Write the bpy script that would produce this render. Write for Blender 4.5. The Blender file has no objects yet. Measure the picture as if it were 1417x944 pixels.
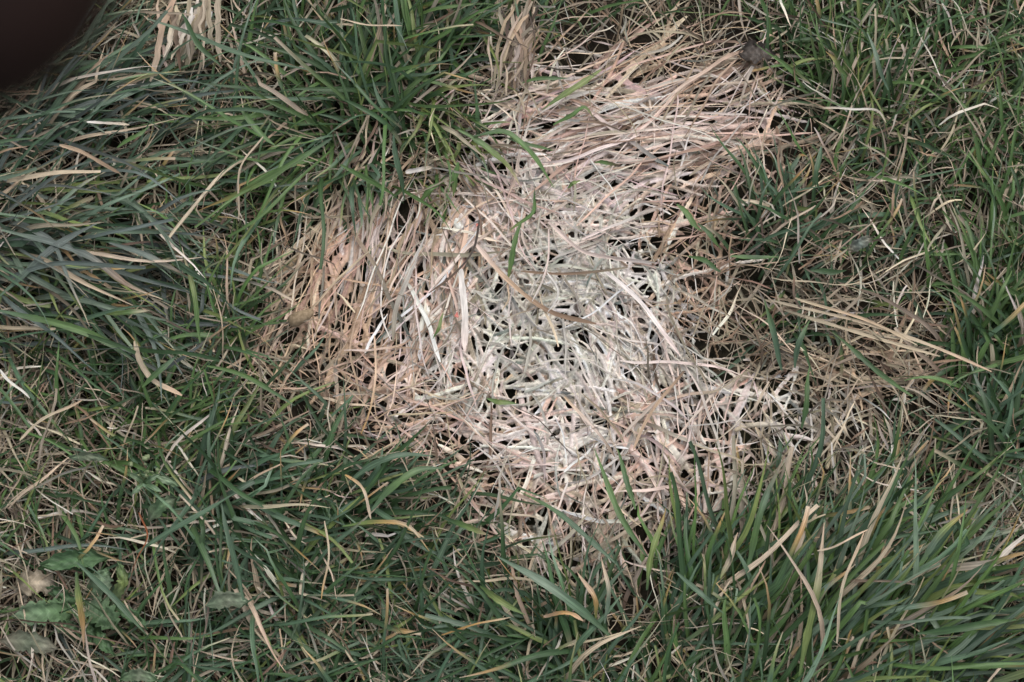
import bpy, math
import numpy as np
from mathutils import Vector, Matrix

# ------------------------------------------------------------------ camera, sky, sun, exposure
scene = bpy.context.scene
C = scene.collection
PW, PH = 1417.0, 944.0            # size of the photograph, in its own pixels
SPAN = 0.60                       # metres of lawn across the middle of the picture
DIST = 0.95
TILT = math.radians(14)
S = SPAN / PW                     # metres per photo pixel

cam_d = bpy.data.cameras.new('camera')
cam = bpy.data.objects.new('camera', cam_d); C.objects.link(cam)
cam.location = (0, -DIST * math.sin(TILT), 0.02 + DIST * math.cos(TILT))
cam.rotation_euler = (TILT, 0, 0)
cam_d.sensor_width = 36; cam_d.lens = 36 * DIST / SPAN
cam_d.clip_start = 0.005; cam_d.clip_end = 500
cam_d.dof.use_dof = True
cam_d.dof.focus_distance = DIST
cam_d.dof.aperture_fstop = cam_d.lens / 1.9       # a 1.9 mm pupil, as in a phone
scene.camera = cam

SUN_EL, SUN_AZ = math.radians(58), math.radians(30)
world = bpy.data.worlds.new('World'); scene.world = world; world.use_nodes = True
nt = world.node_tree
bg = nt.nodes['Background']
sky = nt.nodes.new('ShaderNodeTexSky'); sky.sky_type = 'NISHITA'; sky.sun_disc = False
sky.sun_elevation = SUN_EL; sky.sun_rotation = SUN_AZ
sky.air_density = 1.0; sky.dust_density = 4.0; sky.ozone_density = 1.0
hsv = nt.nodes.new('ShaderNodeHueSaturation'); hsv.inputs['Saturation'].default_value = 0.38   # a grey, clouded sky
nt.links.new(sky.outputs[0], hsv.inputs['Color']); nt.links.new(hsv.outputs[0], bg.inputs['Color'])
bg.inputs['Strength'].default_value = 0.13
sun_d = bpy.data.lights.new('sun', 'SUN'); sun_d.energy = 1.1; sun_d.angle = math.radians(60); sun_d.color = (1.0, 0.98, 0.96)
sun = bpy.data.objects.new('sun', sun_d); C.objects.link(sun)
sd = Vector((math.sin(SUN_AZ) * math.cos(SUN_EL), math.cos(SUN_AZ) * math.cos(SUN_EL), math.sin(SUN_EL)))
sun.rotation_euler = sd.to_track_quat('Z', 'Y').to_euler(); sun.location = sd * 5
scene.view_settings.view_transform = 'Standard'; scene.view_settings.look = 'None'
scene.view_settings.exposure = 0.3; scene.view_settings.gamma = 1.0
scene.view_settings.use_curve_mapping = False
scene.render.engine = 'CYCLES'
scene.cycles.max_bounces = 6
scene.cycles.transparent_max_bounces = 4

# ------------------------------------------------------------------ helpers
R = np.random.default_rng(7)
CAM = np.array(cam.location)
AX = np.array((1.0, 0, 0)); AY = np.array((0, math.cos(TILT), math.sin(TILT))); AZ = np.array((0, math.sin(TILT), -math.cos(TILT)))

def at(px, py, z=0.012):
    """point of the lawn, at height z, that stands at photo pixel (px, py)"""
    px = np.asarray(px, float); py = np.asarray(py, float); z = np.asarray(z, float)
    u = (px - PW / 2) * S / DIST; v = (PH / 2 - py) * S / DIST
    d = u[..., None] * AX + v[..., None] * AY + AZ
    k = (z - CAM[2]) / d[..., 2]
    return CAM + d * k[..., None]

def lin(r, g, b):
    f = lambda c: (c / 255 / 12.92) if c <= 10 else ((c / 255 + 0.055) / 1.055) ** 2.4
    return np.array((f(r), f(g), f(b)))

def soil_h(x, y):
    return (0.003 * np.sin(31 * x + 1.3) * np.sin(27 * y + .4) + 0.002 * np.sin(83 * x + 2) * np.sin(71 * y + 1)
            + 0.0012 * np.sin(190 * x + 40 * y) * np.sin(170 * y - 30 * x))

def tag(o, label=None, cat=None, group=None, kind=None):
    if label: o['label'] = label
    if cat: o['category'] = cat
    if group: o['group'] = group
    if kind: o['kind'] = kind
    return o

def empty(name, loc, label, cat, group=None):
    o = bpy.data.objects.new(name, None); C.objects.link(o); o.location = loc
    o.empty_display_size = 0.02
    return tag(o, label, cat, group)

def mesh_obj(name, V, F, mat, col=None, uv=None, parent=None, smooth=True, origin=None):
    V = np.asarray(V, np.float32)
    if origin is not None:
        V = V - np.asarray(origin, np.float32)
    F = np.asarray(F, np.int32)
    me = bpy.data.meshes.new(name)
    n = F.shape[1]
    me.vertices.add(len(V)); me.vertices.foreach_set('co', V.ravel())
    me.loops.add(F.size); me.loops.foreach_set('vertex_index', F.ravel())
    me.polygons.add(len(F)); me.polygons.foreach_set('loop_start', np.arange(0, F.size, n, dtype=np.int32))
    if smooth: me.polygons.foreach_set('use_smooth', np.ones(len(F), bool))
    if col is not None:
        a = me.color_attributes.new('Col', 'FLOAT_COLOR', 'POINT')
        rgba = np.ones((len(V), 4), np.float32); rgba[:, :3] = col
        a.data.foreach_set('color', rgba.ravel())
    if uv is not None:
        l = me.uv_layers.new(name='UVMap')
        l.data.foreach_set('uv', np.asarray(uv, np.float32)[F.ravel()].ravel())
    me.materials.append(mat)
    me.update(calc_edges=True)
    o = bpy.data.objects.new(name, me); C.objects.link(o)
    if origin is not None and parent is None: o.location = origin
    if parent is not None: o.parent = parent
    return o

def ribbon_data(P, W, col, twist=None, fold=0.25):
    """P (N,K,3) centre lines, W (N,K) full widths, col (N,K,3): V-folded leaf ribbons, three vertices across"""
    N, K, _ = P.shape
    T = np.gradient(P, axis=1); T /= np.linalg.norm(T, axis=2, keepdims=True) + 1e-9
    up = np.zeros_like(T); up[..., 2] = 1
    side = np.cross(T, up); ln = np.linalg.norm(side, axis=2, keepdims=True)
    side = np.where(ln > 0.05, side / (ln + 1e-9), np.array((1.0, 0, 0)))
    nrm = np.cross(side, T)
    if twist is not None:
        c, s = np.cos(twist)[..., None], np.sin(twist)[..., None]
        side, nrm = side * c + nrm * s, nrm * c - side * s
    h = W[..., None] * 0.5
    V = np.stack((P - side * h, P - nrm * h * 2 * fold, P + side * h), axis=2).reshape(-1, 3)
    i = np.arange(N)[:, None, None] * K * 3 + np.arange(K - 1)[None, :, None] * 3 + np.arange(2)[None, None, :]
    F = np.stack((i, i + 1, i + 4, i + 3), axis=-1).reshape(-1, 4)
    colv = np.repeat(col.reshape(-1, 1, 3), 3, axis=1).reshape(-1, 3)
    u = np.tile(np.array((0, .5, 1.0)), N * K)
    seg = np.linalg.norm(np.diff(P, axis=1), axis=2).cumsum(1); seg = np.concatenate((np.zeros((N, 1)), seg), 1)
    v = np.repeat((seg / 0.01 + R.random((N, 1)) * 40).ravel(), 3)
    uo = np.repeat(np.repeat(R.integers(0, 60, N), K), 3) * 3.0
    return V, F, colv, np.stack((u + uo, v), 1)

def ribbons(name, P, W, col, mat, twist=None, fold=0.25, parent=None, origin=None):
    V, F, c, uv = ribbon_data(P, W, col, twist, fold)
    return mesh_obj(name, V, F, mat, c, uv, parent, origin=origin)

def ribbon_each(name, P, W, col, mat, twist, fold, parent, origin):
    for k in range(len(P)):
        ribbons(name, P[k:k+1], W[k:k+1], col[k:k+1], mat, None if twist is None else twist[k:k+1], fold, parent, origin)

# ------------------------------------------------------------------ materials
def new_mat(name):
    m = bpy.data.materials.new(name); m.use_nodes = True
    n = m.node_tree.nodes; n.clear()
    out = n.new('ShaderNodeOutputMaterial')
    return m, n, m.node_tree.links, out

def leaf_material(name, rough, spec, trans, streak, midrib, veins=0):
    m, n, l, out = new_mat(name)
    at_ = n.new('ShaderNodeAttribute'); at_.attribute_name = 'Col'
    uv = n.new('ShaderNodeUVMap')
    mp = n.new('ShaderNodeMapping'); mp.inputs['Scale'].default_value = (9, .35, 1); l.new(uv.outputs[0], mp.inputs[0])
    no = n.new('ShaderNodeTexNoise'); no.inputs['Scale'].default_value = 1.0; no.inputs['Detail'].default_value = 3; l.new(mp.outputs[0], no.inputs['Vector'])
    mr = n.new('ShaderNodeMapRange'); mr.inputs[1].default_value = .3; mr.inputs[2].default_value = .7
    mr.inputs[3].default_value = 1 - streak; mr.inputs[4].default_value = 1 + streak; l.new(no.outputs[0], mr.inputs[0])
    # blotches along the leaf
    mp2 = n.new('ShaderNodeMapping'); mp2.inputs['Scale'].default_value = (1.3, .9, 1); l.new(uv.outputs[0], mp2.inputs[0])
    no2 = n.new('ShaderNodeTexNoise'); no2.inputs['Scale'].default_value = 1.0; no2.inputs['Detail'].default_value = 4; l.new(mp2.outputs[0], no2.inputs['Vector'])
    mr2 = n.new('ShaderNodeMapRange'); mr2.inputs[1].default_value = .3; mr2.inputs[2].default_value = .7
    mr2.inputs[3].default_value = .78; mr2.inputs[4].default_value = 1.2; l.new(no2.outputs[0], mr2.inputs[0])
    mu = n.new('ShaderNodeMath'); mu.operation = 'MULTIPLY'; l.new(mr.outputs[0], mu.inputs[0]); l.new(mr2.outputs[0], mu.inputs[1])
    # paler midrib: u runs 0..1 across the leaf
    sep = n.new('ShaderNodeSeparateXYZ'); l.new(uv.outputs[0], sep.inputs[0])
    fr = n.new('ShaderNodeMath'); fr.operation = 'FRACT'; l.new(sep.outputs[0], fr.inputs[0])
    ab = n.new('ShaderNodeMath'); ab.operation = 'SUBTRACT'; ab.inputs[1].default_value = .5; l.new(fr.outputs[0], ab.inputs[0])
    ab2 = n.new('ShaderNodeMath'); ab2.operation = 'ABSOLUTE'; l.new(ab.outputs[0], ab2.inputs[0])
    rib = n.new('ShaderNodeMapRange'); rib.inputs[1].default_value = .03; rib.inputs[2].default_value = .12
    rib.inputs[3].default_value = 1 + midrib; rib.inputs[4].default_value = 1; l.new(ab2.outputs[0], rib.inputs[0])
    mu2 = n.new('ShaderNodeMath'); mu2.operation = 'MULTIPLY'; l.new(mu.outputs[0], mu2.inputs[0]); l.new(rib.outputs[0], mu2.inputs[1])
    if veins:
        k1 = n.new('ShaderNodeMath'); k1.operation = 'MULTIPLY_ADD'; l.new(ab2.outputs[0], k1.inputs[0]); k1.inputs[1].default_value = -1.6; l.new(sep.outputs[1], k1.inputs[2])
        k2 = n.new('ShaderNodeMath'); k2.operation = 'MULTIPLY'; l.new(k1.outputs[0], k2.inputs[0]); k2.inputs[1].default_value = 2.4
        k3 = n.new('ShaderNodeMath'); k3.operation = 'FRACT'; l.new(k2.outputs[0], k3.inputs[0])
        k4 = n.new('ShaderNodeMapRange'); k4.inputs[1].default_value = .0; k4.inputs[2].default_value = .22; k4.inputs[3].default_value = 1 + veins; k4.inputs[4].default_value = 1; l.new(k3.outputs[0], k4.inputs[0])
        k5 = n.new('ShaderNodeMath'); k5.operation = 'MULTIPLY'; l.new(mu2.outputs[0], k5.inputs[0]); l.new(k4.outputs[0], k5.inputs[1]); mu2 = k5
    vm = n.new('ShaderNodeVectorMath'); vm.operation = 'SCALE'; l.new(at_.outputs['Color'], vm.inputs[0]); l.new(mu2.outputs[0], vm.inputs['Scale'])
    p = n.new('ShaderNodeBsdfPrincipled'); p.inputs['Roughness'].default_value = rough; p.inputs['Specular IOR Level'].default_value = spec
    l.new(vm.outputs[0], p.inputs['Base Color'])
    bp = n.new('ShaderNodeBump'); bp.inputs['Strength'].default_value = .35; bp.inputs['Distance'].default_value = .0004
    l.new(no.outputs[0], bp.inputs['Height']); l.new(bp.outputs[0], p.inputs['Normal'])
    t = n.new('ShaderNodeBsdfTranslucent'); l.new(vm.outputs[0], t.inputs['Color'])
    mx = n.new('ShaderNodeMixShader'); mx.inputs[0].default_value = trans
    l.new(p.outputs[0], mx.inputs[1]); l.new(t.outputs[0], mx.inputs[2]); l.new(mx.outputs[0], out.inputs[0])
    return m

M_GREEN = leaf_material('green_leaf', .42, .45, .28, .3, .25)
M_STRAW = leaf_material('dry_straw', .75, .2, .15, .28, .0)
M_BROAD = leaf_material('broad_leaf', .5, .35, .25, .10, .45, .3)

def soil_material():
    m, n, l, out = new_mat('soil')
    tc = n.new('ShaderNodeTexCoord')
    a = n.new('ShaderNodeTexNoise'); a.inputs['Scale'].default_value = 160; a.inputs['Detail'].default_value = 6; l.new(tc.outputs['Object'], a.inputs['Vector'])
    b = n.new('ShaderNodeTexNoise'); b.inputs['Scale'].default_value = 9; b.inputs['Detail'].default_value = 5; l.new(tc.outputs['Object'], b.inputs['Vector'])
    r = n.new('ShaderNodeValToRGB'); l.new(a.outputs[0], r.inputs[0])
    r.color_ramp.elements[0].position = .3; r.color_ramp.elements[0].color = (.012, .009, .007, 1)
    r.color_ramp.elements[1].position = .75; r.color_ramp.elements[1].color = (.06, .045, .032, 1)
    r2 = n.new('ShaderNodeValToRGB'); l.new(b.outputs[0], r2.inputs[0])
    r2.color_ramp.elements[0].position = .4; r2.color_ramp.elements[0].color = (.02, .016, .012, 1)
    r2.color_ramp.elements[1].position = .7; r2.color_ramp.elements[1].color = (.02, .035, .014, 1)
    mx = n.new('ShaderNodeMixRGB'); mx.inputs[0].default_value = .4; l.new(r.outputs[0], mx.inputs[1]); l.new(r2.outputs[0], mx.inputs[2])
    p = n.new('ShaderNodeBsdfPrincipled'); p.inputs['Roughness'].default_value = .95; p.inputs['Specular IOR Level'].default_value = .15
    l.new(mx.outputs[0], p.inputs['Base Color'])
    bp = n.new('ShaderNodeBump'); bp.inputs['Strength'].default_value = .8; bp.inputs['Distance'].default_value = .003
    l.new(a.outputs[0], bp.inputs['Height']); l.new(bp.outputs[0], p.inputs['Normal']); l.new(p.outputs[0], out.inputs[0])
    return m

def plain_material(name, c1, c2, scale, rough, bump=.3, dist=.0006, spec=.3, trans=0):
    m, n, l, out = new_mat(name)
    tc = n.new('ShaderNodeTexCoord')
    a = n.new('ShaderNodeTexNoise'); a.inputs['Scale'].default_value = scale; a.inputs['Detail'].default_value = 6; l.new(tc.outputs['Object'], a.inputs['Vector'])
    r = n.new('ShaderNodeValToRGB'); l.new(a.outputs[0], r.inputs[0])
    r.color_ramp.elements[0].position = .32; r.color_ramp.elements[0].color = (*c1, 1)
    r.color_ramp.elements[1].position = .68; r.color_ramp.elements[1].color = (*c2, 1)
    p = n.new('ShaderNodeBsdfPrincipled'); p.inputs['Roughness'].default_value = rough; p.inputs['Specular IOR Level'].default_value = spec
    l.new(r.outputs[0], p.inputs['Base Color'])
    bp = n.new('ShaderNodeBump'); bp.inputs['Strength'].default_value = bump; bp.inputs['Distance'].default_value = dist
    l.new(a.outputs[0], bp.inputs['Height']); l.new(bp.outputs[0], p.inputs['Normal']); l.new(p.outputs[0], out.inputs[0])
    return m

def web_material():
    m, n, l, out = new_mat('matted_fibre')
    at_ = n.new('ShaderNodeAttribute'); at_.attribute_name = 'Col'
    tc = n.new('ShaderNodeTexCoord')
    a = n.new('ShaderNodeTexNoise'); a.inputs['Scale'].default_value = 420; a.inputs['Detail'].default_value = 4; l.new(tc.outputs['Object'], a.inputs['Vector'])
    mr = n.new('ShaderNodeMapRange'); mr.inputs[1].default_value = .3; mr.inputs[2].default_value = .7; mr.inputs[3].default_value = .72; mr.inputs[4].default_value = 1.15
    l.new(a.outputs[0], mr.inputs[0])
    vm = n.new('ShaderNodeVectorMath'); vm.operation = 'SCALE'; l.new(at_.outputs['Color'], vm.inputs[0]); l.new(mr.outputs[0], vm.inputs['Scale'])
    p = n.new('ShaderNodeBsdfPrincipled'); p.inputs['Roughness'].default_value = .8; p.inputs['Specular IOR Level'].default_value = .15
    l.new(vm.outputs[0], p.inputs['Base Color'])
    bp = n.new('ShaderNodeBump'); bp.inputs['Strength'].default_value = .5; bp.inputs['Distance'].default_value = .0005
    l.new(a.outputs[0], bp.inputs['Height']); l.new(bp.outputs[0], p.inputs['Normal']); l.new(p.outputs[0], out.inputs[0])
    return m

M_SOIL = soil_material(); M_WEB = web_material()

# palette: real colours of the leaves (letters are used in the colour strings below)
PAL = {'g': lin(92, 120, 70), 'y': lin(122, 136, 80), 'b': lin(84, 108, 84), 'd': lin(66, 92, 58), 'e': lin(114, 132, 112),
       'p': lin(106, 116, 110), 's': lin(192, 176, 152), 't': lin(202, 174, 148), 'q': lin(219, 186, 168), 'o': lin(184, 148, 96), 'w': lin(220, 213, 205),
       'k': lin(227, 208, 198), 'n': lin(136, 114, 96), 'c': lin(203, 198, 186), 'a': lin(86, 78, 72), 'r': lin(150, 92, 62), 'l': lin(152, 142, 124)}

def stops(spec, K):
    a = np.array([PAL[ch] for ch in spec]); t = np.linspace(0, len(spec) - 1, K)
    return np.stack([np.interp(t, np.arange(len(spec)), a[:, j]) for j in range(3)], 1)

def many_stops(specs, K):
    cache = {s: stops(s, K) for s in set(specs)}
    return np.stack([cache[s] for s in specs])

# ------------------------------------------------------------------ ground (one sheet out to the horizon)
g = np.concatenate((-np.geomspace(40, .62, 14), np.linspace(-.6, .6, 201), np.geomspace(.62, 40, 14)))
GX, GY = np.meshgrid(g, g)
near = np.exp(-(np.maximum(np.abs(GX), np.abs(GY)) / .8) ** 4)
GZ = soil_h(GX, GY) * near + R.normal(0, .0012, GX.shape) * near
gi = np.arange(len(g) - 1)[:, None] * len(g) + np.arange(len(g) - 1)[None, :]
gf = np.stack((gi, gi + 1, gi + len(g) + 1, gi + len(g)), -1).reshape(-1, 4)
tag(mesh_obj('ground', np.stack((GX, GY, GZ), -1).reshape(-1, 3), gf, M_SOIL), 'dark soil under the grass', 'soil', kind='structure')

# ------------------------------------------------------------------ the bleached patch: outline in photo pixels
PATCH = np.array([(850, 62), (1010, 58), (1062, 118), (1108, 160), (1100, 225), (1035, 285), (1000, 330), (1005, 410), (1035, 475), (1085, 505),
                  (1170, 470), (1290, 470), (1250, 540), (1130, 620), (1010, 690), (905, 735), (878, 788), (762, 812), (675, 742), (620, 665),
                  (500, 625), (465, 565), (392, 515), (338, 503), (358, 420), (385, 345), (450, 268), (530, 262), (600, 275), (680, 240), (650, 172), (700, 120)], float)

def patch_sd(px, py):
    """signed distance in pixels to the patch outline, positive inside"""
    p = np.stack((px, py), -1)
    d = np.full(px.shape, 1e9); ins = np.zeros(px.shape, bool)
    for i in range(len(PATCH)):
        a, b = PATCH[i], PATCH[(i + 1) % len(PATCH)]
        ab = b - a; t = np.clip(((p - a) @ ab) / (ab @ ab), 0, 1)
        d = np.minimum(d, np.linalg.norm(p - a - t[..., None] * ab, axis=-1))
        cond = ((a[1] > py) != (b[1] > py)) & (px < (b[0] - a[0]) * (py - a[1]) / (b[1] - a[1] + 1e-9) + a[0])
        ins ^= cond
    return np.where(ins, d, -d)

def pick(ctrl, px, py, power=4):
    """each point takes the setting of one nearby control point, the nearer the likelier"""
    cx = np.array([c[0] for c in ctrl], float); cy = np.array([c[1] for c in ctrl], float)
    out = np.zeros(len(px), int)
    for s in range(0, len(px), 4000):
        d2 = (px[s:s+4000, None] - cx) ** 2 + (py[s:s+4000, None] - cy) ** 2
        w = 1 / (d2 + 900) ** (power / 2); w = np.cumsum(w, 1); w /= w[:, -1:]
        out[s:s+4000] = (R.random((len(w), 1)) > w).sum(1)
    return out

def img_angle(px, py, deg):
    """world azimuth of an image direction (0 right, 90 up) at a photo pixel"""
    a = np.radians(deg); d = at(px + 5 * np.cos(a), py - 5 * np.sin(a)) - at(px, py)
    return np.arctan2(d[..., 1], d[..., 0])

def grow(px, py, ang, L, W, e0, e1, K=9, curl=.5, z0=None, zmax=.06, zmin=.002, wob=.1, tip=.9):
    """leaves rooted at (px,py): azimuth ang (image degrees), length L and width W in photo pixels, elevation e0 -> e1 (degrees)"""
    N = len(px)
    root = at(px, py, .004); az = img_angle(px, py, ang)
    t = np.linspace(0, 1, K)[None, :]
    el = np.radians(e0[:, None] + (e1 - e0)[:, None] * t ** .8)
    bend = R.normal(0, curl, (N, 1)); ph = R.random((N, 1)) * 6.28
    A = az[:, None] + bend * (t - .3) + wob * np.sin(t * 9 + ph)
    tk = R.uniform(.3, .8, (N, 1)); kk = (R.random((N, 1)) < .2) * (t > tk)
    A = A + kk * R.normal(0, .7, (N, 1)); el = el - kk * R.uniform(.1, .9, (N, 1))
    st = (L * S / (K - 1))[:, None]
    d = np.stack((np.cos(el) * np.cos(A), np.cos(el) * np.sin(A), np.sin(el)), -1) * st[..., None]
    P = np.concatenate((np.zeros((N, 1, 3)), np.cumsum(d[:, :-1], 1)), 1) + root[:, None, :]
    if z0 is not None: P[..., 2] += z0[:, None]
    lo = soil_h(P[..., 0], P[..., 1]) + zmin + .004 * t * R.random((N, 1))
    P[..., 2] = np.clip(np.maximum(P[..., 2], lo), None, zmax)
    prof = np.minimum(1, .55 + 1.6 * t) * np.clip((1 - t) / (1 - tip * .55), .04, 1) ** .75
    cut = R.random((N, 1)) < .22
    prof = np.where(cut, np.minimum(1, .55 + 1.6 * t) * (1 - .35 * t), prof) * (1 + .07 * R.normal(0, 1, (N, K)))
    Wd = (W * S)[:, None] * np.clip(prof, .03, 1.3)
    return P, Wd

# ------------------------------------------------------------------ the lawn: what grows where (read off the photograph)
# px, py, lean angle, spread, length, width, density, share of dead leaves, tones
GREEN = [
 (80, 60, 35, 25, 190, 9, 1, .25, 'be'), (120, 180, 18, 18, 220, 10, 1, .3, 'bep'), (60, 300, 8, 22, 230, 10, 1, .3, 'bep'), (150, 330, -25, 18, 250, 11, 1, .3, 'bpe'),
 (60, 430, -25, 25, 230, 10, 1, .28, 'bdp'), (220, 420, -30, 35, 190, 9, 1, .4, 'dbp'), (270, 80, -25, 55, 150, 8, .8, .6, 'bd'), (420, 60, 85, 45, 180, 9, 1.1, .15, 'gbd'),
 (560, 60, 60, 38, 180, 10, 1.1, .15, 'gbd'), (480, 150, 110, 90, 180, 10, 1.1, .22, 'gbd'), (440, 215, 205, 40, 210, 10, 1, .3, 'gbd'), (600, 200, -45, 45, 120, 9, .7, .4, 'gy'),
 (300, 260, 30, 60, 170, 8, .95, .4, 'bdg'), (330, 330, 90, 60, 130, 7, .8, .4, 'dg'), (330, 430, 100, 50, 150, 8, 1, .28, 'dg'), (280, 520, 60, 90, 150, 8, 1, .35, 'dgb'),
 (60, 560, 20, 60, 160, 8, 1, .45, 'dg'), (60, 680, 0, 70, 160, 8, 1, .45, 'dgb'), (200, 620, 10, 60, 170, 9, 1, .35, 'dg'), (150, 790, 60, 90, 130, 8, .7, .3, 'db'),
 (60, 900, 30, 80, 120, 7, .6, .5, 'db'), (330, 720, 0, 90, 170, 10, 1.1, .18, 'dbb'), (450, 640, 10, 60, 160, 9, 1, .3, 'db'), (540, 680, 15, 28, 140, 10, 1.1, .15, 'db'),
 (600, 750, 20, 70, 170, 10, 1, .2, 'db'), (400, 860, 45, 90, 160, 10, 1.1, .22, 'dbb'), (600, 880, 60, 80, 160, 9, 1, .35, 'db'), (760, 870, 130, 60, 180, 11, 1, .25, 'bd'),
 (800, 810, 140, 50, 130, 9, .7, .4, 'bd'), (950, 820, 60, 30, 180, 11, 1, .15, 'bdg'), (1050, 770, 55, 20, 180, 11, .9, .25, 'bdg'), (1150, 810, 50, 20, 210, 12, 1.1, .18, 'bgd'),
 (1200, 690, 60, 30, 150, 9, .65, .45, 'bg'), (1250, 860, 25, 25, 230, 13, 1.1, .2, 'beg'), (1350, 740, 50, 60, 150, 7, .6, .55, 'bg'), (1390, 890, 10, 60, 150, 7, .45, .65, 'be'),
 (1370, 540, 70, 60, 160, 11, 1.15, .08, 'dgb'), (1385, 420, 80, 45, 170, 11, 1.15, .1, 'dg'), (1400, 300, 85, 40, 160, 9, 1, .25, 'dg'), (1280, 360, 80, 60, 130, 8, .95, .4, 'bg'),
 (1200, 290, 60, 90, 130, 8, .9, .45, 'bg'), (1110, 330, 60, 60, 140, 10, .95, .35, 'bd'), (1050, 280, 90, 50, 120, 9, .8, .3, 'bd'), (1090, 420, -60, 70, 120, 9, .7, .5, 'bd'),
 (1180, 430, 0, 80, 120, 8, .65, .6, 'bd'), (1250, 570, 0, 80, 130, 8, .7, .6, 'bd'), (1150, 600, 70, 80, 110, 6, .45, .75, 'b'), (1300, 640, 60, 60, 140, 8, .7, .5, 'bd'),
 (1150, 90, 85, 60, 140, 9, 1.15, .1, 'dg'), (1200, 170, 60, 90, 140, 9, 1.15, .15, 'dg'), (1350, 60, 60, 80, 130, 8, 1.1, .28, 'gd'), (1350, 190, 20, 90, 130, 8, 1.05, .35, 'gd'),
 (1280, 20, 90, 60, 130, 8, 1.1, .25, 'dg'), (1010, 20, 70, 60, 130, 6, .65, .5, 'gd'), (860, 25, 50, 50, 130, 7, .8, .4, 'gd'), (720, 40, 80, 60, 130, 9, .8, .4, 'gb'),
 # beyond the picture
 (-250, 100, 25, 40, 200, 9, 1, .3, 'bd'), (-250, 500, 0, 60, 200, 9, 1, .35, 'bd'), (-250, 900, 20, 70, 180, 9, 1, .3, 'db'), (300, -220, 60, 60, 180, 9, 1, .25, 'gb'),
 (800, -220, 70, 60, 150, 8, 1, .35, 'gd'), (1300, -220, 80, 70, 130, 7, 1, .35, 'gd'), (1670, 100, 60, 80, 140, 8, 1, .35, 'gd'), (1670, 500, 70, 60, 160, 10, 1, .2, 'dg'),
 (1670, 900, 40, 50, 190, 10, 1, .3, 'bg'), (300, 1170, 45, 80, 170, 9, 1, .25, 'db'), (800, 1170, 80, 60, 190, 10, 1, .25, 'bd'), (1250, 1170, 45, 40, 200, 11, 1, .25, 'bg'),
]

def scatter(n, mx=420, my=380):
    return R.uniform(-mx, PW + mx, n), R.uniform(-my, PH + my, n)

def inframe(px, py, m=90):
    return (px > -m) & (px < PW + m) & (py > -m) & (py < PH + m)

DEAD_SPECS = ['s', 'lss', 'tss', 'st', 'ls', 'nl', 'nls', 'sw', 'css', 'll']
def lawn_specs(tones, dead):
    out = []
    for tn, dd in zip(tones, dead):
        if dd: out.append(DEAD_SPECS[R.integers(len(DEAD_SPECS))]); continue
        c = tn[R.integers(len(tn))]
        q = R.random()
        if q < .50: s = c * 3
        elif q < .62: s = 's' + c * 4
        elif q < .72: s = c * 5 + 'os'
        elif q < .80: s = c * 4 + 'ys'
        elif q < .88: s = c * 3 + 's'
        elif q < .94: s = 'l' + c * 3 + 'e' * 2
        else: s = c + 'y' * 2
        out.append(s)
    return out

def vary(col, amt=.16):
    N = len(col)
    f = np.exp(R.normal(0, amt, (N, 1, 1))) * np.exp(R.normal(0, min(amt, .16) * .16, (N, 1, 3)))
    return np.clip(col * f, 0, .85)

def make_lawn(name, n, K, keep, label):
    px, py = scatter(n)
    k = pick(GREEN, px, py)
    sd = patch_sd(px, py)
    prob = np.array([GREEN[i][6] for i in k]) / 1.15 * np.clip(.35 - (sd + np.where(py > 540, 30, 4) * (px < 1300)) / 40, 0, 1)
    ok = (R.random(n) < prob) & keep(px, py)
    px, py, k = px[ok], py[ok], k[ok]; N = len(px)
    g = lambda j: np.array([GREEN[i][j] for i in k], float)
    ang = g(2) + R.normal(0, 1, N) * (g(3) * .8 + 7)
    L = g(4) * R.uniform(.45, 1.1, N); W = g(5) * R.uniform(.55, 1.15, N)
    dead = R.random(N) < g(7) * .9 + .12
    W = np.where(dead, W * R.uniform(.26, .55, N), W * .66); L = np.where(dead, L * .8, L)
    e0 = R.uniform(25, 72, N); e1 = R.uniform(-45, 15, N)
    e0 = np.where(dead, e0 * .75, e0)
    P, Wd = grow(px, py, ang, L, W, e0, e1, K, curl=.45, zmax=.055)
    tw = R.normal(0, .5, (N, 1)) + R.normal(0, .7, (N, 1)) * np.linspace(0, 1, K)
    col = vary(many_stops(lawn_specs([GREEN[i][8] for i in k], dead), K))
    return tag(ribbons(name, P, Wd, col, M_GREEN, tw, .22), label, 'grass', kind='stuff')

make_lawn('grass', 31000, 9, lambda x, y: inframe(x, y), 'green lawn grass growing all round the bleached patch')
make_lawn('surrounding_grass', 24000, 6, lambda x, y: ~inframe(x, y), 'further lawn grass beyond the edges of the picture')

# thatch: fine dead stalks lying low between the green leaves
n = 44000
px, py = scatter(n)
k = pick(GREEN, px, py)
sd = patch_sd(px, py)
pr = (.14 + .66 * np.array([GREEN[i][7] for i in k])) * np.clip(1.0 - sd / 60, .05, 1) * np.where(inframe(px, py), 1, .45)
ok = R.random(n) < pr; px, py, k = px[ok], py[ok], k[ok]; N = len(px)
P, Wd = grow(px, py, R.uniform(0, 360, N), R.uniform(25, 130, N), R.uniform(1.4, 4.4, N), R.uniform(-5, 40, N), R.uniform(-40, 10, N), 8, curl=.5, z0=R.uniform(0, .020, N), zmax=.034, wob=.12)
col = vary(many_stops([['n', 'al', 'l', 'll', 'ls', 's', 'cl', 'na', 'sl', 'cs'][R.integers(10)] for _ in range(N)], 8), .25)
tag(ribbons('thatch', P, Wd, col, M_STRAW, R.normal(0, .8, (N, 1)) + R.normal(0, .8, (N, 1)) * np.linspace(0, 1, 8), .15),
    'tangled fine dead stalks lying low between the green leaves', 'thatch', kind='stuff')

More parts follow.
